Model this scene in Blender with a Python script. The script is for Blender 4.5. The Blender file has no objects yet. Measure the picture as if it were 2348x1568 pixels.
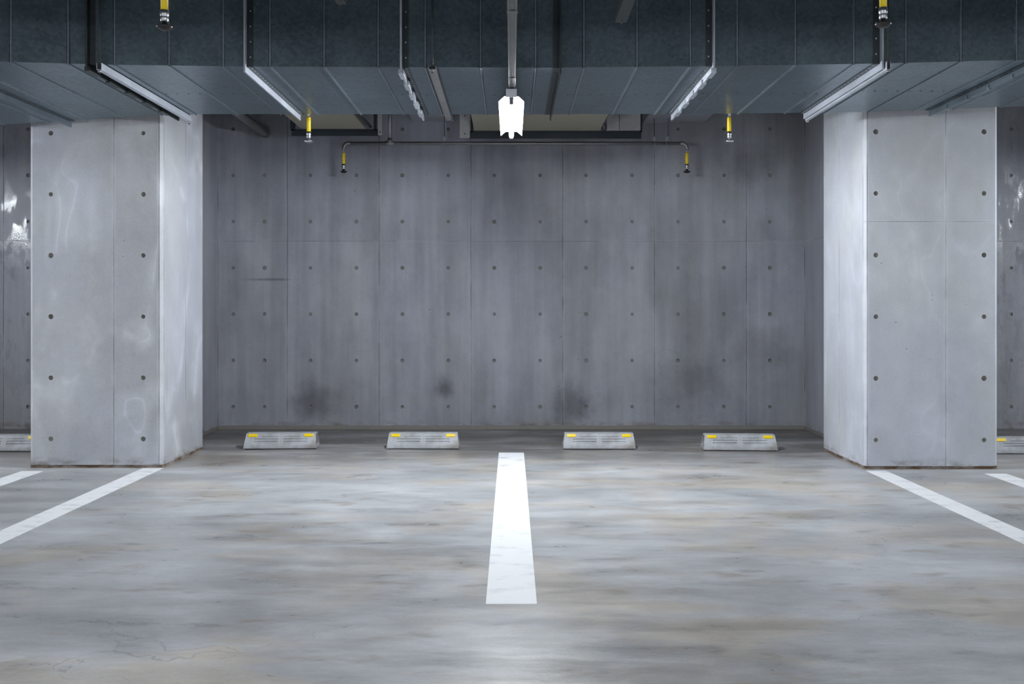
import bpy, bmesh, math, random
from mathutils import Vector, Matrix
random.seed(7)
scene = bpy.context.scene
COL = scene.collection

# ------------------------------------------------------------------ camera, world, exposure
CAM_H = 1.2
F = 2290.0                      # focal length in pixels of the 2348 px wide frame
VX, VY = 1172.5, 703.0          # vanishing point of the depth lines
cd = bpy.data.cameras.new('camera'); cam = bpy.data.objects.new('camera', cd); COL.objects.link(cam)
cd.sensor_fit = 'HORIZONTAL'; cd.sensor_width = 36.0; cd.lens = F/2348*36
cd.shift_x = (1174-VX)/2348; cd.shift_y = -(784-VY)/2348
cd.clip_start = 0.05; cd.clip_end = 100
cam.location = (0, 0, CAM_H); cam.rotation_euler = (math.pi/2, 0, 0)
scene.camera = cam
w = bpy.data.worlds.new('world'); scene.world = w; w.use_nodes = True
w.node_tree.nodes['Background'].inputs[0].default_value = (0.05, 0.055, 0.06, 1)
w.node_tree.nodes['Background'].inputs[1].default_value = 0.2
vs = scene.view_settings
vs.view_transform = 'Standard'; vs.look = 'None'; vs.gamma = 1; vs.exposure = 0.0; vs.use_curve_mapping = False
LAMP_COLOR = (0.90, 0.95, 1.0)
TUBE_BAY = 800.0                # radiance of the tubes over the parking bays
TUBE_AISLE = 500.0              # radiance of the tubes behind the camera
scene.cycles.max_bounces = 6; scene.cycles.diffuse_bounces = 4; scene.cycles.glossy_bounces = 3
scene.cycles.sample_clamp_indirect = 6.0; scene.cycles.adaptive_threshold = 0.03
scene.cycles.caustics_reflective = False; scene.cycles.caustics_refractive = False

# ------------------------------------------------------------------ node helpers
class NT:
    def __init__(s, name):
        s.m = bpy.data.materials.new(name); s.m.use_nodes = True
        s.t = s.m.node_tree; s.b = s.t.nodes['Principled BSDF']
    def n(s, typ, **kw):
        x = s.t.nodes.new(typ)
        for k, v in kw.items(): setattr(x, k, v)
        return x
    def put(s, sock, v):
        if isinstance(v, bpy.types.NodeSocket): s.t.links.new(v, sock)
        elif v is not None: sock.default_value = v
    def math(s, op, a, b=None, c=None, clamp=False):
        x = s.n('ShaderNodeMath', operation=op); x.use_clamp = clamp
        s.put(x.inputs[0], a)
        if b is not None: s.put(x.inputs[1], b)
        if c is not None: s.put(x.inputs[2], c)
        return x.outputs[0]
    def pos(s, local=False):
        if local: return s.n('ShaderNodeTexCoord').outputs['Object']
        return s.n('ShaderNodeNewGeometry').outputs['Position']
    def xyz(s, p):
        x = s.n('ShaderNodeSeparateXYZ'); s.put(x.inputs[0], p); return x.outputs
    def scaled(s, p, sc, off=(0,0,0), rot=(0,0,0)):
        x = s.n('ShaderNodeMapping'); s.put(x.inputs['Vector'], p)
        x.inputs['Scale'].default_value = sc; x.inputs['Location'].default_value = off
        x.inputs['Rotation'].default_value = rot
        return x.outputs[0]
    def noise(s, p, scale=1.0, detail=4, rough=0.55, dist=0.0):
        x = s.n('ShaderNodeTexNoise'); s.put(x.inputs['Vector'], p)
        x.inputs['Scale'].default_value = scale; x.inputs['Detail'].default_value = detail
        x.inputs['Roughness'].default_value = rough; x.inputs['Distortion'].default_value = dist
        return x.outputs['Fac']
    def ramp(s, f, a, b, lo=0.0, hi=1.0):
        x = s.n('ShaderNodeMapRange'); x.interpolation_type = 'SMOOTHSTEP'
        s.put(x.inputs['Value'], f)
        x.inputs['From Min'].default_value = a; x.inputs['From Max'].default_value = b
        x.inputs['To Min'].default_value = lo; x.inputs['To Max'].default_value = hi
        return x.outputs[0]
    def mix(s, f, a, b, blend='MIX'):
        x = s.n('ShaderNodeMix', data_type='RGBA', blend_type=blend)
        s.put(x.inputs['Factor'], f)
        for i, v in ((6, a), (7, b)):
            if isinstance(v, tuple) and len(v) == 3: v = (*v, 1)
            s.put(x.inputs[i], v)
        return x.outputs[2]
    def grey(s, f):
        x = s.n('ShaderNodeCombineColor')
        for i in range(3): s.put(x.inputs[i], f)
        return x.outputs[0]
    def bump(s, h, strength=0.3, dist=0.01):
        x = s.n('ShaderNodeBump'); s.put(x.inputs['Height'], h)
        x.inputs['Strength'].default_value = strength; x.inputs['Distance'].default_value = dist
        s.t.links.new(x.outputs[0], s.b.inputs['Normal'])
    def line(s, c, off, period=None):
        """distance to a joint line at off (repeating every period)"""
        d = s.math('SUBTRACT', c, off)
        if period: return s.math('PINGPONG', d, period/2)
        return s.math('ABSOLUTE', d)
    def min(s, L):
        r = L[0]
        for x in L[1:]: r = s.math('MINIMUM', r, x)
        return r

def simple(name, col, rough=0.5, metal=0.0, spec=0.5):
    t = NT(name); b = t.b
    b.inputs['Base Color'].default_value = (*col, 1); b.inputs['Roughness'].default_value = rough
    b.inputs['Metallic'].default_value = metal; b.inputs['Specular IOR Level'].default_value = spec
    # slight handling wear
    f = t.noise(t.pos(True), 30, 3)
    t.put(b.inputs['Base Color'], t.mix(t.ramp(f, .35, .7, 0, .25), (*col, 1), tuple(c*.7 for c in col)))
    return t.m

def concrete(name, base, joints_x=(), joints_y=(), joints_z=(), period=None, rough=0.55, streak=0.5,
             swirl=0.0, smudges=(), gloss_patch=None, blotch=.16, z_front=None):
    t = NT(name); p = t.pos(); X, Y, Z = t.xyz(p)
    col = tuple(base)
    big = t.noise(t.scaled(p, (.9, .9, .55)), 1.3, 5, .6)
    med = t.noise(p, 5.0, 5, .66)
    fine = t.noise(p, 90, 3, .6)
    st = t.noise(t.scaled(p, (5.5, 5.5, .42)), 1.0, 3, .5)
    st2 = t.noise(t.scaled(p, (17, 17, .7), (3, 1, 2)), 1.0, 2, .5)
    v = t.math('ADD', t.ramp(big, .3, .7, 1-blotch, 1+blotch*.75), t.math('MULTIPLY_ADD', med, .26, -.13))
    v = t.math('ADD', v, t.math('MULTIPLY_ADD', fine, .26, -.13))
    v = t.math('ADD', v, t.ramp(st, .3, .72, -.09*streak, .13*streak))
    v = t.math('ADD', v, t.ramp(st2, .3, .7, -.035*streak, .045*streak))
    if period:                           # each cast panel a slightly different grey
        ci = t.math('FLOOR', t.math('DIVIDE', t.math('SUBTRACT', X, period[0]), period[1]))
        ri = t.math('FLOOR', t.math('DIVIDE', t.math('ADD', Z, -joints_z[0] + 9), 9.0)) if joints_z else 0.0
        wn = t.n('ShaderNodeTexWhiteNoise', noise_dimensions='2D')
        cb = t.n('ShaderNodeCombineXYZ'); t.put(cb.inputs[0], ci); t.put(cb.inputs[1], ri)
        t.put(wn.inputs['Vector'], cb.outputs[0])
        v = t.math('ADD', v, t.math('MULTIPLY_ADD', wn.outputs['Value'], .12, -.06))
    if swirl:                            # pale laitance swirls left by the form oil
        sw = t.noise(t.scaled(p, (1.5, 1.5, .8), (0, 0, 4)), 1.1, 2, .45, .9)
        band = t.math('PINGPONG', t.math('MULTIPLY', sw, 3.2), .5)
        soft = t.ramp(t.noise(p, 2.2, 3), .4, .62)
        v = t.math('ADD', v, t.math('MULTIPLY', t.ramp(band, .1, .5, 0, .24*swirl), soft))
        v = t.math('ADD', v, t.math('MULTIPLY', t.ramp(band, .455, .5, 0, .16*swirl), soft))
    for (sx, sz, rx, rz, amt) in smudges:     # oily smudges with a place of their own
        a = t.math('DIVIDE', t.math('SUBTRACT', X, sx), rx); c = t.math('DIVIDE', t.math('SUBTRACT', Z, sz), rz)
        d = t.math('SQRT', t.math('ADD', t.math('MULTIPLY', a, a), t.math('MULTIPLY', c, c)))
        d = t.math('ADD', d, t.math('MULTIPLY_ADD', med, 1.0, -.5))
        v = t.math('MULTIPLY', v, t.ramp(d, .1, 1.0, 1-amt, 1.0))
    L = []
    for o in joints_x: L.append(t.line(X, o))
    if period: L.append(t.line(X, period[0], period[1]))
    for o in joints_y: L.append(t.line(Y, o))
    L = [t.math('MULTIPLY', x, .8) for x in L]
    for o in joints_z:                   # a pour joint, on the front face only where z_front is given
        dz = t.math('ADD', t.line(Z, o), .0022)
        L.append(t.math('ADD', dz, t.math('GREATER_THAN', Y, z_front)) if z_front else dz)
    h = t.math('MULTIPLY', med, .0025); h = t.math('ADD', h, t.math('MULTIPLY', fine, .0012))
    if L:
        d = t.min(L)
        jn = t.noise(t.scaled(p, (2, 2, 2.3)), 1.2, 3)
        groove = t.ramp(d, .001, .0055, 1, 0)
        amt = t.math('MULTIPLY', groove, t.ramp(jn, .3, .65, .25, 1.0))
        v = t.math('MULTIPLY', v, t.math('SUBTRACT', 1.0, t.math('MULTIPLY', amt, .42)))
        lip = t.math('MULTIPLY', t.ramp(d, .006, .02, 1, 0), t.ramp(jn, .4, .6, .1, 0))
        v = t.math('ADD', v, lip)
        h = t.math('SUBTRACT', h, t.math('MULTIPLY', amt, .006))
    pit = t.n('ShaderNodeTexVoronoi'); t.put(pit.inputs['Vector'], p); pit.inputs['Scale'].default_value = 7.0
    pm = t.ramp(pit.outputs['Distance'], .035, .055, .45, 0)      # bug holes
    pm = t.math('MULTIPLY', pm, t.ramp(t.noise(p, 1.7, 2), .48, .6))
    v = t.math('MULTIPLY', v, t.math('SUBTRACT', 1.0, pm))
    hue = t.noise(t.scaled(p, (.8, .8, .5), (7, 3, 1)), 1.5, 3)
    c0 = t.mix(t.ramp(hue, .35, .65), tuple(a*b for a, b in zip(col, (1.0, 1.0, 1.0))), tuple(a*b for a, b in zip(col, (.98, .99, 1.06))))
    c1 = t.mix(1.0, c0, t.grey(v), 'MULTIPLY')
    foot = t.math('MULTIPLY', t.ramp(Z, .015, .10, 1, 0), t.ramp(t.noise(t.scaled(p, (4, 4, 9)), 1.5, 4), .42, .68))
    c1 = t.mix(t.math('MULTIPLY', foot, .7), c1, (.13, .09, .055))
    t.put(t.b.inputs['Base Color'], c1)
    if gloss_patch:
        r = t.ramp(t.noise(t.scaled(p, (3, 3, 1.2)), 3, 4, .65), .35, .52, gloss_patch, rough)
        t.put(t.b.inputs['Roughness'], r)
    else:
        t.put(t.b.inputs['Roughness'], t.ramp(med, .3, .7, rough-.06, rough+.1))
    t.b.inputs['Specular IOR Level'].default_value = .4
    t.bump(h, .6, 1.0)
    return t.m

def floor_material():
    t = NT('floor_concrete'); p = t.pos(); X, Y, Z = t.xyz(p)
    big = t.noise(t.scaled(p, (.55, .75, 1), (2.3, 1.1, 0), (0, 0, .15)), 1.0, 6, .62, .5)
    swp = t.noise(t.scaled(p, (.8, 3.4, 1), (0, 0, 0), (0, 0, .12)), 1.0, 6, .68, .5)
    med = t.noise(t.scaled(p, (1.3, 2.2, 1)), 2.6, 6, .7, .3)
    fine = t.noise(p, 60, 3, .65)
    v = t.math('ADD', t.ramp(big, .32, .68, .74, 1.12), t.ramp(swp, .3, .7, -.15, .14))
    v = t.math('ADD', v, t.math('MULTIPLY_ADD', med, .55, -.275))
    grit = t.noise(t.scaled(p, (5, 14, 1), (0, 0, 0), (0, 0, .2)), 1.8, 5, .7, .3)
    v = t.math('ADD', v, t.math('MULTIPLY_ADD', grit, .34, -.17))
    v = t.math('ADD', v, t.math('MULTIPLY_ADD', fine, .22, -.11))
    warm = t.ramp(t.noise(t.scaled(p, (.6, 1.0, 1), (5, 2, 0)), 1.1, 5, .65, .8), .46, .62)
    base = t.mix(warm, (.455, .463, .478), (.475, .44, .40))
    # dark rubber and oil spots, small and flat
    sp = t.noise(t.scaled(p, (2.2, 5.5, 1), (1, 8, 0)), 1.3, 4, .6)
    v = t.math('MULTIPLY', v, t.ramp(sp, .57, .78, 1.0, .55))
    # dirt lane in front of the wheel stops and along the wall
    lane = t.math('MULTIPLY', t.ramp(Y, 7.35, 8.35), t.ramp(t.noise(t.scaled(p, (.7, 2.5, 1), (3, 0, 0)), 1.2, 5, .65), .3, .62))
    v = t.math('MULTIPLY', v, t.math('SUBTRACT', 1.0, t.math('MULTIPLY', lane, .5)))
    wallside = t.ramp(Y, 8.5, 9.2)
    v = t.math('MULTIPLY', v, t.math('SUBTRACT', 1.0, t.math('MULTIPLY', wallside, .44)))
    # hairline cracks
    cd_ = t.n('ShaderNodeTexVoronoi', feature='DISTANCE_TO_EDGE')
    nv = t.n('ShaderNodeTexNoise'); t.put(nv.inputs['Vector'], p); nv.inputs['Scale'].default_value = 3.5; nv.inputs['Detail'].default_value = 5
    wob = t.n('ShaderNodeVectorMath', operation='MULTIPLY_ADD'); t.put(wob.inputs[0], nv.outputs['Color']); wob.inputs[1].default_value = (.5, .5, 0); t.put(wob.inputs[2], p)
    t.put(cd_.inputs['Vector'], wob.outputs[0]); cd_.inputs['Scale'].default_value = .42
    crack = t.math('MULTIPLY', t.ramp(cd_.outputs['Distance'], .0003, .0011, 1, 0), t.ramp(t.noise(p, 1.1, 2), .46, .58))
    v = t.math('MULTIPLY', v, t.math('SUBTRACT', 1.0, t.math('MULTIPLY', crack, .3)))
    c = t.mix(1.0, base, t.grey(v), 'MULTIPLY')
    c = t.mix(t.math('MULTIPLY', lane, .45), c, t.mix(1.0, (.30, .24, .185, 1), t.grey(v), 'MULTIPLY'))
    rust = t.math('MULTIPLY', t.ramp(t.noise(t.scaled(p, (1.6, 3.5, 1), (4, 4, 0)), 1.4, 4, .6), .58, .7), .5)
    c = t.mix(rust, c, (.25, .19, .14))
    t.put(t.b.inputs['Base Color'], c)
    t.put(t.b.inputs['Roughness'], t.ramp(t.math('MULTIPLY_ADD', med, .5, t.math('MULTIPLY', swp, .5)), .3, .7, .25, .42))
    t.b.inputs['Specular IOR Level'].default_value = .5
    wave = t.noise(t.scaled(p, (.22, 2.3, 1), (1, 0, 0)), 1.0, 3, .5)
    h = t.math('ADD', t.math('MULTIPLY', wave, .03), t.math('MULTIPLY', med, .003))
    h = t.math('ADD', h, t.math('MULTIPLY', fine, .0008))
    t.bump(h, .5, 1.0)
    return t.m

def paint_material(name, wear):
    t = NT(name); p = t.pos(); X, Y, Z = t.xyz(p)
    a = t.noise(t.scaled(p, (3, 5, 1)), 2.0, 5, .65)
    b = t.noise(p, 45, 4, .6)
    worn = t.math('ADD', t.ramp(a, .5, .72), t.ramp(b, .62, .75, 0, .35))
    far = t.ramp(Y, 7.3, 7.5, 1.0, 2.2)      # the oldest, most driven-over end
    worn = t.math('MULTIPLY', t.math('MULTIPLY', worn, wear), far, clamp=True)
    c = t.mix(worn, (.88, .89, .91), (.42, .43, .44))
    t.put(t.b.inputs['Base Color'], c)
    t.b.inputs['Roughness'].default_value = .5
    t.bump(t.math('MULTIPLY', b, .001), .4, 1.0)
    return t.m

def galvanised(name, col=(.40, .45, .48), rough=.42, spangle=.2, metal=1.0):
    t = NT(name); p = t.pos(True)
    vor = t.n('ShaderNodeTexVoronoi'); t.put(vor.inputs['Vector'], p); vor.inputs['Scale'].default_value = 55
    g = t.xyz(vor.outputs['Color'])[0]
    cl = t.noise(p, 2.2, 5, .6)
    fn = t.noise(p, 140, 2, .6)
    v = t.math('ADD', t.math('MULTIPLY_ADD', g, spangle, 1-spangle/2), t.ramp(cl, .3, .7, -.14, .14))
    v = t.math('ADD', v, t.math('MULTIPLY_ADD', fn, .12, -.06))
    t.put(t.b.inputs['Base Color'], t.mix(1.0, (*col, 1), t.grey(v), 'MULTIPLY'))
    t.b.inputs['Metallic'].default_value = metal
    t.put(t.b.inputs['Roughness'], t.math('MULTIPLY_ADD', cl, .16, rough-.08))
    t.bump(t.math('MULTIPLY', t.noise(p, 3.0, 2), .012), .35, 1.0)
    return t.m

def tube_material(name, strength):
    t = NT(name)
    t.b.inputs['Base Color'].default_value = (.9, .9, .9, 1)
    t.b.inputs['Emission Color'].default_value = (*LAMP_COLOR, 1)
    t.b.inputs['Emission Strength'].default_value = strength
    return t.m

# ------------------------------------------------------------------ mesh helpers
class MB:
    def __init__(s): s.bm = bmesh.new()
    def quad(s, pts, mi=0, smooth=False):
        f = s.bm.faces.new([s.bm.verts.new(p) for p in pts]); f.material_index = mi; f.smooth = smooth; return f
    def box(s, x0, x1, y0, y1, z0, z1, bevel=0.0, mi=0, skip=()):
        v = [s.bm.verts.new((x, y, z)) for z in (z0, z1) for y in (y0, y1) for x in (x0, x1)]
        F_ = {'bottom': (0, 2, 3, 1), 'top': (4, 5, 7, 6), 'front': (0, 1, 5, 4), 'back': (2, 6, 7, 3), 'left': (0, 4, 6, 2), 'right': (1, 3, 7, 5)}
        fs = []
        for k, ix in F_.items():
            if k in skip: continue
            f = s.bm.faces.new([v[i] for i in ix]); f.material_index = mi; fs.append(f)
        if bevel:
            ed = list({e for f in fs for e in f.edges})
            bmesh.ops.bevel(s.bm, geom=ed, offset=bevel, segments=2, profile=.5, affect='EDGES')
        return s
    def loft(s, loops, cap=True, mi=0, smooth=False, closed=True):
        rings = [[s.bm.verts.new(p) for p in L] for L in loops]
        n = len(loops[0])
        for a, b in zip(rings, rings[1:]):
            for i in range(n if closed else n-1):
                j = (i+1) % n
                f = s.bm.faces.new((a[i], a[j], b[j], b[i])); f.material_index = mi; f.smooth = smooth
        if cap:
            f = s.bm.faces.new(list(reversed(rings[0]))); f.material_index = mi
            f = s.bm.faces.new(rings[-1]); f.material_index = mi
        return s
    def lathe(s, prof, c=(0, 0, 0), n=20, mi=0):
        """prof: (r, z) from low to high, about a vertical axis"""
        loops = [[(c[0]+r*math.cos(2*math.pi*i/n), c[1]+r*math.sin(2*math.pi*i/n), c[2]+z) for i in range(n)] for r, z in prof]
        return s.loft(loops, True, mi, True)
    def tube(s, pts, r, n=14, mi=0, cap=True):
        P = [Vector(p) for p in pts]; loops = []
        up = None
        for i, p in enumerate(P):
            d = (P[min(i+1, len(P)-1)]-P[max(i-1, 0)]).normalized()
            if up is None:
                up = Vector((0, 0, 1)) if abs(d.z) < .9 else Vector((1, 0, 0))
            a = d.cross(up).normalized(); b = a.cross(d).normalized(); up = b
            loops.append([tuple(p + r*(math.cos(2*math.pi*k/n)*a + math.sin(2*math.pi*k/n)*b)) for k in range(n)])
        return s.loft(loops, cap, mi, True)
    def recess(s, P, us, vs_, cells, depth, inset=.1, mi=0, mi_in=0):
        """a patch P(u,v)->(point, inward normal) on a grid; the listed cells are pressed in"""
        for i in range(len(us)-1):
            for j in range(len(vs_)-1):
                q = [(us[i], vs_[j]), (us[i+1], vs_[j]), (us[i+1], vs_[j+1]), (us[i], vs_[j+1])]
                o = [Vector(P(*k)[0]) for k in q]
                if (i, j) not in cells: s.quad(o, mi); continue
                c = sum(o, Vector())/4; nrm = Vector(P(*q[0])[1])
                inn = [c+(v_-c)*1.0 for v_ in o]
                du = (o[1]-o[0]).normalized()*inset; dv = (o[3]-o[0]).normalized()*inset
                inn = [o[0]+du+dv, o[1]-du+dv, o[2]-du-dv, o[3]+du-dv]
                inn = [v_+nrm*depth for v_ in inn]
                for k in range(4): s.quad([o[k], o[(k+1) % 4], inn[(k+1) % 4], inn[k]], mi)
                s.quad(inn, mi_in)
    def holes(s, O, U, V, u0, u1, v0, v1, cols, rows, r=.018, depth=.012, mi=0, mi_in=1):
        """a flat face O + u*U + v*V with a grid of round tie holes"""
        O, U, V = Vector(O), Vector(U), Vector(V); N = U.cross(V).normalized()
        gu = [u0]+[(a+b)/2 for a, b in zip(cols, cols[1:])]+[u1]
        gv = [v0]+[(a+b)/2 for a, b in zip(rows, rows[1:])]+[v1]
        P = lambda u, v, d=0: O+U*u+V*v-N*d
        n = 16
        for i, cu in enumerate(cols):
            for j, cv in enumerate(rows):
                rr = r*random.uniform(.88, 1.1)
                cor = [P(gu[i+1], gv[j+1]), P(gu[i], gv[j+1]), P(gu[i], gv[j]), P(gu[i+1], gv[j])]
                ring = [(cu+rr*math.cos(2*math.pi*k/n), cv+rr*math.sin(2*math.pi*k/n)) for k in range(n)]
                cv_ = [s.bm.verts.new(c) for c in cor]; rv = [s.bm.verts.new(P(*q)) for q in ring]
                dp = depth*random.uniform(.5, 1.2)
                iv = [s.bm.verts.new(P(cu+(a-cu)*.86, cv+(b-cv)*.86, dp)) for a, b in ring]
                def add(L, m):
                    f = s.bm.faces.new(L); f.material_index = m
                for q in range(4):
                    for k in range(q*4, q*4+4): add([cv_[q], rv[(k+1) % n], rv[k]], mi)
                    add([cv_[q], cv_[(q+1) % 4], rv[(q*4+4) % n]], mi)
                for k in range(n): add([rv[k], rv[(k+1) % n], iv[(k+1) % n], iv[k]], mi_in)
                add(iv, mi_in)
    def build(s, name, mats, parent=None, smooth_angle=None, loc=None):
        me = bpy.data.meshes.new(name); bmesh.ops.remove_doubles(s.bm, verts=s.bm.verts, dist=1e-5)
        bmesh.ops.recalc_face_normals(s.bm, faces=s.bm.faces) if smooth_angle == 'recalc' else None
        s.bm.to_mesh(me); s.bm.free()
        o = bpy.data.objects.new(name, me); COL.objects.link(o)
        for m in (mats if isinstance(mats, (list, tuple)) else [mats]): me.materials.append(m)
        if parent is not None: o.parent = parent
        return o

def thing(name, label, cat, loc=(0, 0, 0), rz=0.0, group=None):
    o = bpy.data.objects.new(name, None); COL.objects.link(o); o.empty_display_size = .1
    o.location = loc; o.rotation_euler = (0, 0, rz)
    o['label'] = label; o['category'] = cat
    if group: o['group'] = group
    return o
def tag(o, label, cat, group=None):
    o['label'] = label; o['category'] = cat
    if group: o['group'] = group
    return o
def struct(name, mb, mats):
    o = mb.build(name, mats); o['kind'] = 'structure'; return o
def dup(root, loc, rz=None, label=None):
    r = root.copy(); COL.objects.link(r); r.location = loc
    if rz is not None: r.rotation_euler = (0, 0, rz)
    if label: r['label'] = label
    for ch in list(root.children):
        c = ch.copy(); COL.objects.link(c); c.parent = r
        for g in list(ch.children):
            d = g.copy(); COL.objects.link(d); d.parent = c
    return r
def at(x, y, Y):          # where the line of sight through pixel (x, y) meets the depth Y
    return ((x-VX)*Y/F, CAM_H+(VY-y)*Y/F)

# ------------------------------------------------------------------ materials
WALL_C = (.30, .306, .33)
ROWS = [.2165+.4547*k for k in range(7)]
m_wall = concrete('wall_concrete', WALL_C, joints_x=(-2.886, 2.886), joints_z=(1.843,), period=(-2.203, .9027), streak=1.0, blotch=.23,
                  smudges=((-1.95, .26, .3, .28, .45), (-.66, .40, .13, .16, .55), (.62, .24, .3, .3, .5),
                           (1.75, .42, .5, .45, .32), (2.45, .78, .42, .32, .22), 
                           (-2.35, 1.467, .34, .02, .45), (2.35, 2.6, .4, .28, .3)))
m_wall_side = concrete('side_bay_concrete', WALL_C, joints_x=(-4.99, 5.35), joints_z=(1.843,), streak=.8, rough=.5, gloss_patch=.07)
m_stub = concrete('return_wall_concrete', WALL_C, joints_z=(1.843,), streak=.6)
m_pillar_l = concrete('pillar_concrete_swirled', (.46, .468, .49), joints_x=(-2.958, -2.622), joints_y=(7.95, 7.452), streak=.25, swirl=1.0, blotch=.13)
m_pillar_r = concrete('pillar_concrete_plain', (.55, .565, .585), joints_x=(3.204, 2.627), joints_y=(7.93, 7.392), joints_z=(1.827,), z_front=7.386, streak=.2, swirl=.35, blotch=.1)
m_plug = simple('tie_hole_mortar', (.20, .195, .185), .8)
m_plug_p = simple('tie_hole_mortar_dark', (.24, .23, .215), .8)
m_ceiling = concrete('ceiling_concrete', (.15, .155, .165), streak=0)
m_room = concrete('room_concrete', (.34, .345, .36), streak=.5)
m_floor = floor_material()
m_paint = paint_material('white_line_paint', .55)
m_paint2 = paint_material('white_line_paint_fresh', .3)
def rust_material():
    t = NT('stained_mortar'); p = t.pos()
    f = t.ramp(t.noise(t.scaled(p, (3, 3, 8)), 2.2, 5, .7), .36, .6)
    t.put(t.b.inputs['Base Color'], t.mix(f, (.34, .31, .28), (.13, .078, .042)))
    t.b.inputs['Roughness'].default_value = .85
    return t.m
m_rust = rust_material()
m_kerb = simple('dirty_mortar', (.20, .19, .17), .8)
m_duct = galvanised('galvanised_sheet', (.18, .238, .272), .34, .3, .8)
m_flange = galvanised('galvanised_angle', (.60, .64, .71), .42, .1, .35)
m_flange_dark = galvanised('darkened_angle_steel', (.10, .115, .12), .5, .1, 1.0)  # darkened angle; beside the left hanger bar the colour holds its shade
m_leg = galvanised('angle_leg_steel', (.10, .115, .125), .42, .1, .9)
m_seam = galvanised('highlit_seam_zinc', (.34, .37, .40), .4, .1, .6)  # paler zinc for the ridge crests, their highlight put into the colour
m_flange_dull = galvanised('bluish_angle_steel', (.24, .29, .33), .42, .1, .8)
m_clip = galvanised('bright_clip_steel', (.72, .76, .82), .38, .1, .8)
m_strut = galvanised('grey_strut_steel', (.42, .41, .42), .5, .1, .6)
m_dull = galvanised('dull_dark_strut', (.06, .065, .068), .55, .1, .5)
m_pipe = galvanised('galvanised_pipe', (.52, .53, .55), .35, .05)
m_pipe_old = galvanised('dark_steel_pipe', (.30, .30, .30), .42, .05, .8)
m_race = galvanised('raceway_steel', (.17, .175, .175), .5, .05, .3)
m_rod = simple('dark_threaded_rod', (.09, .095, .10), .5, .6)
m_black = simple('black_steel', (.035, .045, .055), .5, .2)
m_yellow = simple('yellow_sleeve', (.85, .62, .02), .45)
m_reflector = simple('yellow_reflector', (.95, .68, .01), .3)
m_head_dark = simple('dark_sprinkler_metal', (.05, .045, .045), .35, .8)
m_chrome = simple('chrome', (.70, .72, .75), .18, 1.0)
m_white = simple('white_enamel', (.85, .86, .88), .35)
m_grey_plastic = simple('grey_enamel', (.80, .81, .86), .45)
m_socket = simple('lamp_holder_grey', (.16, .16, .18), .5)
m_cream = simple('cream_sheet', (.33, .305, .235), .55)
m_panel = simple('pale_grey_sheet', (.40, .39, .40), .55)
m_plate = simple('pale_zinc_plate', (.52, .51, .52), .5, .3)
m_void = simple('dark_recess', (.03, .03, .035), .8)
m_tube_bay = tube_material('fluorescent_tube', TUBE_BAY)
m_tube_aisle = tube_material('fluorescent_tube_aisle', TUBE_AISLE)

def stop_material():
    t = NT('wheel_stop_concrete'); p = t.pos(True)
    a = t.noise(p, 9, 5, .65); b = t.noise(p, 120, 3, .6); c = t.noise(t.scaled(p, (4, 4, 10)), 1.5, 4)
    v = t.math('ADD', t.ramp(a, .3, .7, .8, 1.12), t.math('MULTIPLY_ADD', b, .24, -.12))
    col = t.mix(t.ramp(c, .45, .7), (.43, .44, .46), (.33, .31, .29))
    t.put(t.b.inputs['Base Color'], t.mix(1.0, col, t.grey(v), 'MULTIPLY'))
    t.b.inputs['Roughness'].default_value = .75
    t.bump(t.math('MULTIPLY', b, .002), .6, 1.0)
    return t.m
m_stop = stop_material()

# ------------------------------------------------------------------ the room
YB = 9.814                       # back wall
CEIL = 3.35
XW = 12.5; YF = -9.5
mb = MB(); mb.box(-XW-.2, XW+.2, YF-.2, YB+.25, -.2, 0); struct('floor', mb, m_floor)
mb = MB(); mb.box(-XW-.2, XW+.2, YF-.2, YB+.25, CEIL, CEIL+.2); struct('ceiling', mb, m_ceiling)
def holed_wall(name, x0, x1, cols, mat):
    mb = MB(); mb.box(x0, x1, YB, YB+.25, 0, CEIL, skip=('front',))
    mb.holes((0, YB, 0), (1, 0, 0), (0, 0, 1), x0, x1, 0, CEIL, cols, ROWS)
    return struct(name, mb, [mat, m_plug])
holed_wall('wall_back', -3.08, 3.08, [-2.734]+[-2.4255+.4515*k for k in range(12)], m_wall)
holed_wall('wall_back_left', -XW, -3.08, [-4.748-.4515*k for k in range(16, -1, -1)], m_wall_side)
holed_wall('wall_back_right', 3.08, XW, [4.911+.4515*k for k in range(16)], m_wall_side)
mb = MB(); mb.box(-3.27, -2.893, 8.38, YB, 0, CEIL); struct('wall_left', mb, m_stub)
mb = MB(); mb.box(2.893, 3.27, 8.32, YB, 0, CEIL); struct('wall_right', mb, m_stub)
mb = MB(); mb.box(-XW-.2, -XW, YF, YB, 0, CEIL); struct('wall_far_left', mb, m_room)
mb = MB(); mb.box(XW, XW+.2, YF, YB, 0, CEIL); struct('wall_far_right', mb, m_room)
mb = MB(); mb.box(-XW, XW, YF-.2, YF, 0, CEIL); struct('wall_front', mb, m_room)
mb = MB(); mb.box(-XW, XW, 3.0, 3.6, 2.672, CEIL); struct('trim_1', mb, m_ceiling)           # downstand beam over the aisle, unseen, set to shade the duct's upper front
mb = MB(); mb.box(1.29, 1.885, 8.55, YB, 3.0, CEIL); struct('trim_2', mb, m_room)            # concrete boss high on the wall
mb = MB(); mb.box(-.97, -.56, 8.55, YB, 3.02, CEIL); struct('trim_3', mb, m_room)
mb = MB()
mb.loft([[(x, YB-.03, 0), (x, YB, 0), (x, YB, .032), (x, YB-.006, .03)] for x in (-2.893, 2.893)])
struct('baseboard_back', mb, m_kerb)
for nm, sx in (('baseboard_left', -1), ('baseboard_right', 1)):
    mb = MB(); a, b = sx*2.893, sx*2.868
    mb.box(min(a, b), max(a, b), 8.42, YB-.03, 0, .02); struct(nm, mb, m_kerb)

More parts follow.
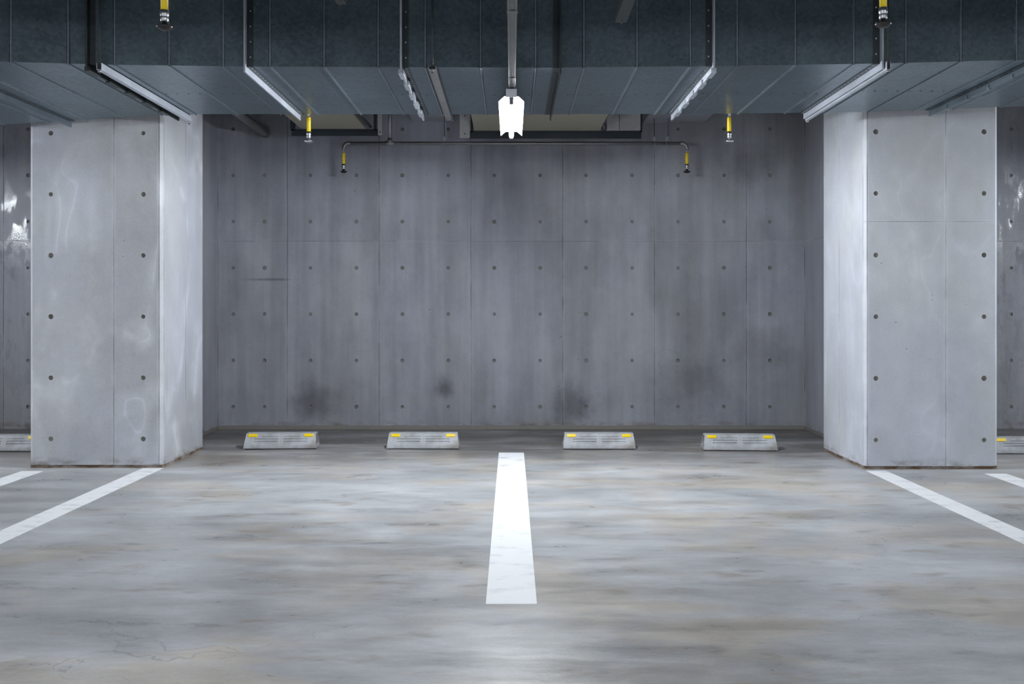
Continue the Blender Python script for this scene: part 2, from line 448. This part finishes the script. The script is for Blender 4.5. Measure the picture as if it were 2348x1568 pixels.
# ------------------------------------------------------------------ pillars
def pillar(x0, x1, y0, y1, cols, mat, label):
    t = thing('concrete_pillar', label, 'pillar', ((x0+x1)/2, (y0+y1)/2, 0), group='square concrete pillars')
    cx, cy = t.location.x, t.location.y
    c = .022
    mb = MB(); zb = .024
    # front face with tie holes, chamfered vertical corners, plain other faces
    lx0, lx1, ly0, ly1 = x0-cx, x1-cx, y0-cy, y1-cy
    mb.holes((0, ly0, 0), (1, 0, 0), (0, 0, 1), lx0+c, lx1-c, zb, CEIL, [k-cx for k in cols], ROWS)
    ring = [(lx1-c, ly0), (lx1, ly0+c), (lx1, ly1-c), (lx1-c, ly1), (lx0+c, ly1), (lx0, ly1-c), (lx0, ly0+c), (lx0+c, ly0)]
    for a, b in zip(ring, ring[1:]):
        mb.quad([(*a, zb), (*b, zb), (*b, CEIL), (*a, CEIL)])
    mb.quad([(*p, zb) for p in reversed(ring)])
    mb.build('shaft', [mat, m_plug_p], t)
    mb = MB(); mb.box(lx0+.006, lx1-.006, ly0+.006, ly1-.006, 0, zb+.001); mb.build('base_joint', m_rust, t)
    return t
pillar(-3.584, -2.592, 7.427, 8.404, [-3.425, -2.738], m_pillar_l, 'pale concrete pillar with swirled marks, left of the empty bays')
pillar(2.602, 3.591, 7.367, 8.34, [2.689, 3.487], m_pillar_r, 'plain pale concrete pillar with a horizontal joint, right of the empty bays')

# ------------------------------------------------------------------ painted bay lines
def line(x0, x1, y0, y1, label, mat):
    t = MB(); t.box(-(x1-x0)/2, (x1-x0)/2, 0, y1-y0, 0, .002)
    o = t.build('parking_line', mat); o.location = ((x0+x1)/2, y0, 0)
    return tag(o, label, 'parking line', 'white parking lines')
line(-.103, .103, 4.03, 8.2, 'wide white parking line in the middle of the floor, under the lamp', m_paint2)
line(-2.735, -2.585, 4.03, 7.42, 'slanting white parking line running from the inner corner of the left pillar', m_paint)
line(2.592, 2.737, 4.03, 7.30, 'slanting white parking line running from the inner corner of the right pillar', m_paint)
line(-3.57, -3.415, 4.03, 7.28, 'short piece of white line at the left edge, below the left pillar', m_paint)
line(3.40, 3.552, 4.03, 7.17, 'short piece of white line at the right edge, beside the right pillar', m_paint)

# ------------------------------------------------------------------ wheel stops
def make_stop(label):
    t = thing('wheel_stop', label, 'wheel stop', group='concrete wheel stops along the wall')
    hb, ht = .305, .289
    prof = [(0, .012), (.004, .028), (.05, .117), (.062, .122), (.15, .122), (.16, .117), (.196, .028), (.20, .012), (.2, 0), (0, 0)]
    def hw(z): return hb + (ht-hb)*min(1, z/.122)
    mb = MB()
    n = len(prof)
    for k in range(n):
        (ya, za), (yb, zb) = prof[k], prof[(k+1) % n]
        if k == 1: continue
        mb.quad([(-hw(za), ya, za), (hw(za), ya, za), (hw(zb), yb, zb), (-hw(zb), yb, zb)])
    (ya, za), (yb, zb) = prof[1], prof[2]
    nin = Vector((0, zb-za, -(yb-ya))).normalized()
    def P(u, v):
        y = ya+(yb-ya)*v; z = za+(zb-za)*v; h = hw(z)
        return (u*h, y, z), nin
    mb.recess(P, [-1, -.76, -.07, .07, .76, 1], [0, .24, .37, .46, .59, .68], {(1, 1), (3, 1), (1, 3), (3, 3)}, .0065, .005)
    mb.recess(P, [-1, -.54, -.07, .07, .54, 1], [.68, .70, .80, 1], {(1, 1), (3, 1)}, .005, .005)
    for sx in (-1, 1):
        # recessed dark end with a lifting hole
        pts = [Vector((sx*hw(z), y, z)) for y, z in prof]
        c = sum(pts, Vector())/len(pts)
        inn = [c+(p-c)*.74+Vector((0, 0, .006)) for p in pts]
        dep = [p-Vector((sx*.02, 0, 0)) for p in inn]
        o = (lambda L: L) if sx > 0 else (lambda L: list(reversed(L)))
        for k in range(n):
            j = (k+1) % n
            mb.quad(o([pts[k], inn[k], inn[j], pts[j]][::-1]))
            mb.quad(o([inn[k], dep[k], dep[j], inn[j]][::-1]))
        mb.bm.faces.new([mb.bm.verts.new(p) for p in o(list(reversed(dep)))]).material_index = 1
    mb.build('body', [m_stop, m_void], t, 'recalc')
    m2 = MB(); m2.box(-.296, .296, .010, .19, -.007, .001); m2.build('contact_shadow_pad', m_void, t)  # dark inset pad that draws the contact shadow under the stop
    sl = math.atan2(zb-za, yb-ya)
    for sx in (-1, 1):
        m2 = MB(); m2.box(-.038, .038, -.004, .004, -.0135, .0135, .002)
        r = m2.build('reflector', m_reflector, t)
        p, _ = P(sx*.80, .86); r.location = Vector(p)-nin*.001
        r.rotation_euler = (-(math.pi/2-sl), 0, 0)
        m2 = MB(); m2.lathe([(.012, 0), (.012, .004)], n=12)
        h = m2.build('anchor_plug', m_white, t); h.location = (sx*(hw(.05)-.021), .10, .052); h.rotation_euler = (0, sx*math.pi/2, 0)
    return t
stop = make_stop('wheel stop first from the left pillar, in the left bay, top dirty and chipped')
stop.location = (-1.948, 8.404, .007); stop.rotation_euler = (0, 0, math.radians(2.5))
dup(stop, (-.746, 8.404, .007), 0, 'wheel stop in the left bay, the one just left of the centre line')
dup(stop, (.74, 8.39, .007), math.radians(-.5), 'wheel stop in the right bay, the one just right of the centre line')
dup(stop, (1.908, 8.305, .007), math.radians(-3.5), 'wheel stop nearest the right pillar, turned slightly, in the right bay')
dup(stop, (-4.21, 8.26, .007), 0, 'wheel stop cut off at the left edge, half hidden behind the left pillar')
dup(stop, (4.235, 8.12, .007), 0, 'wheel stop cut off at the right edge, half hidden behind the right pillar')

# ------------------------------------------------------------------ ventilation duct
def lerp(T, x):
    if x <= T[0][0]: return T[0][1]
    for (a, ya), (b, yb) in zip(T, T[1:]):
        if x <= b: return ya+(yb-ya)*(x-a)/(b-a)
    return T[-1][1]
FRONT = [(0, 141), (235, 148), (570, 152.5), (920, 154), (1280, 155), (1640, 151), (2000, 146), (2348, 137)]
REAR = [(0, 285), (71, 283), (372, 263), (465, 261.5), (1170, 262), (1640, 261), (1980, 256.5), (2120, 252), (2348, 243)]
HH = [(-4.0, 1.335), (-3.55, 1.347), (-2.43, 1.408), (-2.2, 1.41)]
def duct_at(X):
    """height of the duct's underside above the camera and its front and rear depth at X"""
    h = lerp(HH, X); out = []
    for T in (FRONT, REAR):
        Yq = 6.0
        for _ in range(12):
            x = VX+X*F/Yq; Yq = h*F/(VY-lerp(T, x))
        out.append(Yq)
    return h, out[0], out[1]
DTOP = 3.22
def duct_loop(X, out=0.0):
    h, yf, yr = duct_at(X); z = CAM_H+h
    return [(X, yf-out, z-out), (X, yr+out, z-out), (X, yr+out, DTOP+out), (X, yf-out, DTOP+out)]
duct = thing('ventilation_duct', 'large galvanised ventilation duct running across the top, above the lamp', 'duct', (0, 6.5, CAM_H+1.41))
DL = Vector(duct.location)
def sh(p): return tuple(Vector(p)-DL)
FL = [-XW, -9.7, -8.8, -7.9, -7.0, -6.1, -5.15, -4.2, -3.25, -2.45, -1.557, -.647, .287, 1.18, 2.14, 3.01, 3.9, 4.8, 5.7, 6.6, 7.5, 8.4, 9.3, XW]
for a, b in zip(FL, FL[1:]):
    mb = MB(); xs = [(a, 0)]
    if b-a < 1.2:
        n = 3; first = a+.14
        for k in range(n):
            x = first+k*.315*(b-a)/.905
            if x < b-.03: xs += [(x-.010, 0), (x-.003, .007), (x+.003, .007), (x+.010, 0)]
    xs.append((b, 0))
    for (xa, oa), (xb, ob) in zip(xs, xs[1:]):
        mb.loft([[sh(p) for p in duct_loop(x, o)] for x, o in ((xa, oa), (xb, ob))], cap=False, mi=1 if oa > 0 and ob > 0 else 0)
    if b-a < 1.2 and -3 < a < 3:           # stitched seam along the underside
        h, yf, yr = duct_at((a+b)/2); ym = yf+(yr-yf)*.53
        x = a+.08
        while x < b-.08:
            hx = lerp(HH, x)
            mb.box(*[q for q in (x-DL.x, x+.012-DL.x)], ym-.003-DL.y, ym+.003-DL.y, CAM_H+hx-.003-DL.z, CAM_H+hx+.001-DL.z)
            x += .075
    o = mb.build('duct_section', [m_duct, m_seam], duct)
def ring_bar(mb, x0, x1, i0, o0, mi=0):
    """a rectangular ring round the duct from x0 to x1, between offsets i0 and o0"""
    A = [duct_loop(x0, i0), duct_loop(x0, o0), duct_loop(x1, o0), duct_loop(x1, i0)]
    for p, q in zip(A, A[1:]+A[:1]):
        for k in range(4):
            j = (k+1) % 4
            mb.quad([sh(p[k]), sh(p[j]), sh(q[j]), sh(q[k])], mi)
for X in FL[1:-1]:
    s = 1 if X < 0 else -1                    # the riveted leg of the angle looks towards the middle
    mb = MB()
    ring_bar(mb, X-.005, X+.005, -.001, .040)
    ring_bar(mb, *(sorted((X+s*.004, X+s*.042))), -.001, .0035, 1)
    if -3.4 < X < 3.4:
        h, yf, yr = duct_at(X); y = yf+.04
        while y < yr:                          # rivets under the duct
            mb.lathe([(.002, -.0062), (.0045, -.005), (.0055, -.003)], sh((X+s*.026, y, CAM_H+lerp(HH, X+s*.026))), 8); y += .062
        z = CAM_H+h+.05
        while z < DTOP-.02:                    # and up its front
            mb.box(*[sorted((X+s*.022-DL.x, X+s*.03-DL.x))[i] for i in (0, 1)], yf-.0065-DL.y, yf-DL.y, z-DL.z, z+.008-DL.z); z += .09
    fl = mb.build('flange', [m_flange_dark if abs(X+2.45) < .01 or abs(X-.287) < .01 else m_flange_dull if X in (3.01, -3.25) else m_flange, m_leg], duct, 'recalc')
    if round(X, 3) in (-.647, 1.18, 3.01, -2.45):
        h, yf, yr = duct_at(X); k = 0
        y = yf-.03
        while y < yr-.1:
            c = MB(); zz = CAM_H+h-DL.z
            c.box(X-.016-DL.x, X+.016-DL.x, y-DL.y, y+.15-DL.y, zz-.047, zz-.018, .002)
            cl = c.build('flange_clip', m_flange_dark if X < -2 else m_flange_dull if X > 2 else m_clip, fl)
            y += .30

# trapeze hangers that carry the duct
def hanger(X, wdt, dep, label, mat, over=.06, lip=True):
    h, yf, yr = duct_at(X); z = CAM_H+min(lerp(HH, X-.04), h)-.004
    t = thing('duct_hanger', label, 'duct hanger', (X, yf-over, z), group='trapeze hangers under the duct')
    L = yr-yf+2*over; mb = MB(); w2 = wdt/2; k = .003
    prof = [(-w2, 0), (-w2, -dep), (w2, -dep), (w2, 0), (w2-k, 0), (w2-k, -dep+k), (-w2+k, -dep+k), (-w2+k, 0)]
    mb.loft([[(x, y, zz) for x, zz in prof] for y in (0, L)], cap=False)
    for y in (0, L):
        for q in ((0, 1, 6, 7), (1, 2, 5, 6), (2, 3, 4, 5)): mb.quad([(prof[i][0], y, prof[i][1]) for i in q])
    mb.build('channel', mat, t, 'recalc')
    for y in (.012, L-.012):
        m2 = MB(); m2.lathe([(.006, -dep-.018), (.006, CEIL-z)], (0, y, 0), 10); r = m2.build('hanger_rod', m_rod, t)
        m3 = MB(); m3.lathe([(.011, -dep-.012), (.011, -dep)], (0, y, 0), 6); m3.build('nut', m_strut, r)
    return t
hanger(-2.375, .03, .040, 'bright steel hanger bar under the duct above the left pillar', m_flange)
hanger(-.462, .043, .022, 'dull grey hanger bar under the duct, left of the lamp', m_strut)
hanger(2.165, .024, .046, 'bright steel hanger bar under the duct above the right pillar', m_flange)

# ------------------------------------------------------------------ raceway and fluorescent lamps
def raceway(x, y0, y1, z0, label, bands):
    t = thing('cable_raceway', label, 'raceway', (x, y0, z0), group='cable raceways that carry the lamps')
    L = y1-y0; mb = MB(); a, hgt = .0215, .042
    prof = [(-a, 0), (-a*.55, 0), (-a*.5, .004), (a*.5, .004), (a*.55, 0), (a, 0), (a, hgt), (-a, hgt)]
    mb.loft([[(u, y, v) for u, v in prof] for y in (0, L)])
    mb.build('channel', m_race, t, 'recalc')
    for b in bands:
        m2 = MB(); m2.box(-a-.003, a+.003, b-y0, b-y0+.035, -.003, hgt+.003, .001); m2.build('coupling_band', m_race, t)
    for y in (.6, L*.5, L-2.0):
        m2 = MB(); m2.lathe([(.005, hgt), (.005, CEIL-z0)], (0, y, 0), 8); m2.build('hanger_rod', m_rod, t)
    return t
def make_lamp(label, tube):
    """twin wing reflector batten lamp; origin at its near end on the raceway's underside"""
    t = thing('fluorescent_lamp', label, 'lamp', group='fluorescent lamps')
    L = 1.23
    mb = MB(); mb.box(-.033, .033, -.012, .02, -.052, 0, .003); mb.box(-.02, .02, .02, L-.02, -.03, 0); mb.build('mounting_box', m_grey_plastic, t)
    # folded white reflector: flat top and two wings that fall outward
    mb = MB(); top = [(-.078, -.0715), (-.042, -.040), (.042, -.040), (.078, -.0715)]
    bot = [(.077, -.0745), (.0415, -.0435), (-.0415, -.0435), (-.077, -.0745)]
    mb.loft([[(x, y, z) for x, z in top+bot] for y in (.012, L)], cap=False)
    for y in (.012, L):
        for i in range(3): mb.quad([(top[i][0], y, top[i][1]), (top[i+1][0], y, top[i+1][1]), (bot[2-i][0], y, bot[2-i][1]), (bot[3-i][0], y, bot[3-i][1])])
    mb.build('reflector', m_white, t, 'recalc')
    for y in (.0, L-.015):
        m2 = MB(); m2.box(-.0135, .0135, y, y+.022, -.092, -.035, .004); m2.build('lamp_holder', m_socket, t)
    m2 = MB(); m2.tube([(0, .03, -.079), (0, L-.02, -.079)], .0155, 18); m2.build('tube', tube, t)
    return t
RZ = CAM_H+1.324
raceway(.004, -8.5, 7.3, RZ, 'grey cable raceway running from above the camera to the glowing lamp', (4.47, 5.78))
lamp = make_lamp('glowing white fluorescent lamp hanging in the middle under the duct', m_tube_bay)
lamp.location = (0, 6.06, RZ-.0035)
BAYX = 6.33
for sx, lab in ((-1, 'left'), (1, 'right')):
    raceway(sx*BAYX, -8.5, 7.3, RZ-.09 if sx < 0 else RZ, f'grey cable raceway out of view in the next bay to the {lab}', ())
    dup(lamp, (sx*BAYX, 6.06, (RZ-.09 if sx < 0 else RZ)-.0035), None, f'fluorescent lamp out of view in the next bay to the {lab}')
for sx, lab in ((-1, 'left'), (1, 'right')):
    raceway(sx*BAYX/2, -8.5, 1.2, RZ, f'grey cable raceway added for the fill lamps over the driving lane, out of view on the {lab}', ())
aisle = make_lamp('fluorescent lamp behind the camera, over the opposite bays', m_tube_aisle)
aisle.location = (0, -5.4, RZ-.0035)
for sx, lab in ((-1, 'left'), (1, 'right')):
    dup(aisle, (sx*BAYX, -5.4, (RZ-.09 if sx < 0 else RZ)-.0035), None, f'fluorescent lamp behind the camera, over the opposite bays on the {lab}')
for x, lab in ((0, 'above'), (-BAYX, 'far left of'), (BAYX, 'far right of'), (-BAYX/2, 'added as fill left of'), (BAYX/2, 'added as fill right of')):  # the pair at half bay spacing is added fill for floor and pillars
    dup(aisle, (x, -.4, (RZ-.09 if x == -BAYX else RZ)-.0035), None, f'fluorescent lamp over the driving lane, {lab} the camera')

# ------------------------------------------------------------------ sprinklers
def sprinkler(x, y, z, ztop, label, head_mat, neck=.0115, bowl=None):
    t = thing('ceiling_sprinkler', label, 'sprinkler', (x, y, z), group='sprinkler heads with yellow sleeves')
    mb = MB(); mb.lathe([(.004, 0), (.016, .0022), (.028, .008), (.0345, .0155), (.0335, .0185), (.02, .021), (.0115, .026), (.0115, .040)], n=24)
    mb.build('deflector', head_mat, t)
    mb = MB(); mb.lathe([(.0125, .036), (.0165, .040), (.0165, .056), (.0150, .060), (.0178, .064), (.0178, .086)], n=20); mb.build('socket', m_pipe, t)
    mb = MB(); mb.lathe([(.0155, .084), (.0155, .192), (.0142, .194)], n=20); mb.build('yellow_sleeve', m_yellow, t)
    mb = MB(); mb.lathe([(neck, .19), (neck, ztop-z)], n=16); mb.build('drop_pipe', m_pipe, t)
    return t
YS = 9.55
for (px, py, Yq, lab, mat) in (
    (377, 70, 4.26, 'largest sprinkler at the top left, cut by the frame above the left pillar', m_head_dark),
    (2025, 64, 4.26, 'largest sprinkler at the top right, cut by the frame above the right pillar', m_head_dark),
    (708, 328.5, 7.47, 'chrome sprinkler hanging from behind the duct, left of the lamp', m_chrome),
    (1672, 328.5, 7.47, 'chrome sprinkler hanging from behind the duct, right of the lamp', m_chrome)):
    X, z = at(px, py, Yq); sprinkler(X, Yq, z, CEIL, lab, mat)
zp = CAM_H+(VY-328.5)*YS/F
for px, lab in ((788, 'dark sprinkler under the left end of the thin pipe on the back wall'), (1575, 'dark sprinkler under the right end of the thin pipe on the back wall')):
    X, z = at(px, 397, YS); sprinkler(X, YS, z, zp-.045, lab, m_head_dark, .007)
xl, _ = at(788, 397, YS); xr, _ = at(1575, 397, YS)
bp = thing('sprinkler_pipe', 'thin horizontal steel pipe along the top of the back wall', 'pipe', (0, YS, zp))
R = .045
arc = lambda cx, sgn: [(cx-sgn*R*(1-math.cos(a)) if 0 else cx+sgn*(-R+R*math.cos(a))+0, 0, -R+R*math.sin(a)) for a in [math.pi/2*k/6 for k in range(7)]]
def bend(xe, sgn):
    # from vertical drop at xe up into the horizontal run
    return [(xe, 0, -.06)]+[(xe-sgn*R*(1-math.cos(a)), 0, -R+R*math.sin(a)) for a in [math.pi/2*k/6 for k in range(7)]]
mb = MB(); mb.tube([(xl+R, 0, 0), (xr-R, 0, 0)], .0165, 14); mb.build('run', m_pipe_old, bp)
for xe, sg in ((xl, -1), (xr, 1)):
    m2 = MB(); m2.tube(bend(xe, sg)+[(xe-sg*(R+.02), 0, 0)], .0185, 14); m2.build('elbow', m_pipe_old, bp)
xt, _ = at(894, 300, YS)
m2 = MB(); m2.lathe([(.019, 0), (.019, CEIL-zp)], (xt, 0, 0), 14); m2.build('riser', m_pipe_old, bp)
m2 = MB(); m2.tube([(xt-.045, 0, 0), (xt+.045, 0, 0)], .0225, 14); m2.lathe([(.0235, 0), (.0235, .045)], (xt, 0, 0), 14); m2.build('tee', m_pipe_old, bp)
for px, tilt, lab in ((1019, 0, 'thin pipe hanger rod left of the lamp, holding the wall pipe'),
                      (1500, 0, 'thin straight pipe hanger rod, left one of the pair at the right'),
                      (1527, .02, 'thin pipe hanger rod with a turned buckle, right one of the pair')):
    X, _ = at(px, 328, YS)
    t = thing('pipe_hanger', lab, 'pipe hanger', (X, YS, zp), group='rods holding the wall pipe')
    m2 = MB(); m2.tube([(tilt, 0, .06), (tilt*2, 0, CEIL-zp)], .0035, 8); m2.build('rod', m_rod, t)
    m2 = MB()
    m2.tube([(.0, .0212*math.cos(a), .0212*math.sin(a)) for a in [math.pi*2*k/18 for k in range(19)]], .0035, 8)
    m2.build('ring_clamp', m_pipe, t)
    m2 = MB()
    m2.loft([[(u+tt, v, z) for u, v in ((-.010, -.002), (.010, -.002), (.010, .002), (-.010, .002))] for z, tt in ((.018, 0), (.065, tilt))])
    m2.build('buckle', m_plate, t)

# ------------------------------------------------------------------ pipe into the wall, struts near the ceiling
Xd = (607-VX)/400*1.714
dp = MB(); dp.tube([(0, 0, 0), (0, -2.1, 0)], .04, 18); dp.tube([(0, 0, 0), (0, -.03, 0)], .055, 18)
o = dp.build('drain_pipe', m_pipe_old); o.location = (Xd, YB, CAM_H+1.714)
tag(o, 'grey round pipe running into the top left of the back wall', 'pipe')
def strut(xh, yend, H, L, wdt, label):
    Ye = H*F/(VY-yend); X = (xh-VX)/(VY-yend)*H
    t = thing('ceiling_strut', label, 'steel channel', (X, Ye, CAM_H+H), group='steel channels under the ceiling')
    mb = MB(); w2 = wdt/2
    prof = [(-w2, 0), (w2, 0), (w2, .045), (w2-.012, .045), (w2-.012, .041), (w2-.004, .041), (w2-.004, .004), (-w2+.004, .004), (-w2+.004, .041), (-w2+.012, .041), (-w2+.012, .045), (-w2, .045)]
    mb.loft([[(x, y, z) for x, z in prof] for y in (0, -L)], cap=False)
    for y in (0, -L):
        mb.quad([(-w2, y, 0), (w2, y, 0), (w2, y, .004), (-w2, y, .004)]); mb.quad([(w2-.004, y, 0), (w2, y, 0), (w2, y, .045), (w2-.004, y, .045)]); mb.quad([(-w2, y, 0), (-w2+.004, y, 0), (-w2+.004, y, .045), (-w2, y, .045)])
    mb.build('channel', m_dull, t, 'recalc')
    mb = MB(); mb.lathe([(.0055, -.02), (.0055, CEIL-CAM_H-H)], (0, -.05, 0), 8); mb.build('hanger_rod', m_rod, t)
    mb = MB(); mb.lathe([(.0055, -.02), (.0055, CEIL-CAM_H-H)], (0, -L+.1, 0), 8); mb.build('hanger_rod', m_rod, t)
    return t
strut(1423, 52, 1.55, 1.8, .062, 'dark steel channel end hanging at the top, right of the lamp')
strut(783, 10, 1.55, 1.5, .045, 'small dark steel channel end at the top edge, left of the lamp')

# ------------------------------------------------------------------ ventilation boxes behind the duct
def vent_box(x0, x1, zb, y0, y1, bar, label, plates, panel=None, zbar=None, loop=None, brace=None, uprights=()):
    t = thing('ventilation_box', label, 'ventilation box', ((x0+x1)/2, (y0+y1)/2, zb), group='cream boxes behind the duct')
    O = Vector(t.location)
    mb = MB(); mb.box(x0-O.x, x1-O.x, y0-O.y, y1-O.y, 0, .42, .006); mb.build('casing', m_cream, t)
    mb = MB(); h = .055 if zbar is None else zbar
    b0, b1 = bar
    prof = [(0, 0), (-.05, 0), (-.05, -.004), (-.004, -.004), (-.004, -h), (0, -h)]
    mb.loft([[(x-O.x, y1-O.y-.0+yy, zz) for yy, zz in prof] for x in (b0, b1)]); mb.build('support_bar', m_black, t, 'recalc')
    for (a, b) in plates:
        mb = MB(); mb.box(a-O.x, b-O.x, y1-O.y-.062, y1-O.y-.052, -h-.003, CEIL-zb, .001); pl = mb.build('hanger_plate', m_plate, t)
        for zz in (-.03, .135):
            m2 = MB(); m2.tube([((a+b)/2-O.x, y1-O.y-.066, zz), ((a+b)/2-O.x, y1-O.y-.055, zz)], .006, 10); m2.build('bolt', m_black, pl)
    for (a, b) in uprights:
        mb = MB(); mb.box(a-O.x, b-O.x, y1-O.y-.05, y1-O.y, -.004, CEIL-zb); mb.build('upright', m_black, t)
    if panel:
        mb = MB(); a, b, j = panel
        mb.box(a-O.x, j-.002-O.x, y1-O.y-.09, y1-O.y-.052, 0, .40, .002); mb.box(j+.002-O.x, b-O.x, y1-O.y-.09, y1-O.y-.052, 0, .40, .002)
        mb.build('side_panel', m_panel, t)
    if loop:
        mb = MB(); mb.tube([(loop-O.x+.018*math.cos(a), y1-O.y-.1, .025+.032*math.sin(a)) for a in [math.pi*2*k/20 for k in range(21)]], .005, 8); mb.build('cable', m_black, t)
    if brace:
        mb = MB(); (xa, ya, za), (xb, yb, zz) = brace
        mb.tube([(xa-O.x, ya-O.y, za), (xb-O.x, yb-O.y, zz)], .014, 8); mb.build('brace', m_black, t)
    return t
vent_box(-1.926, -1.339, CAM_H+1.627, 7.95, 9.2, (-2.025, -1.221), 'cream box on a dark bar behind the duct, left of the lamp',
         [(-1.221, -1.183)], brace=((-1.32, 7.95, .02), (-1.29, 9.15, .02)), uprights=((-2.025, -1.99), (-1.262, -1.237)))
vent_box(-.34, .813, CAM_H+1.611, 7.95, 9.2, (-.392, 1.197), 'long cream box on a dark bar behind the glowing lamp',
         [(-.472, -.380)], panel=(.87, 1.178, .985), zbar=.064, loop=.845, uprights=((-.372, -.352), (1.18, 1.2)))
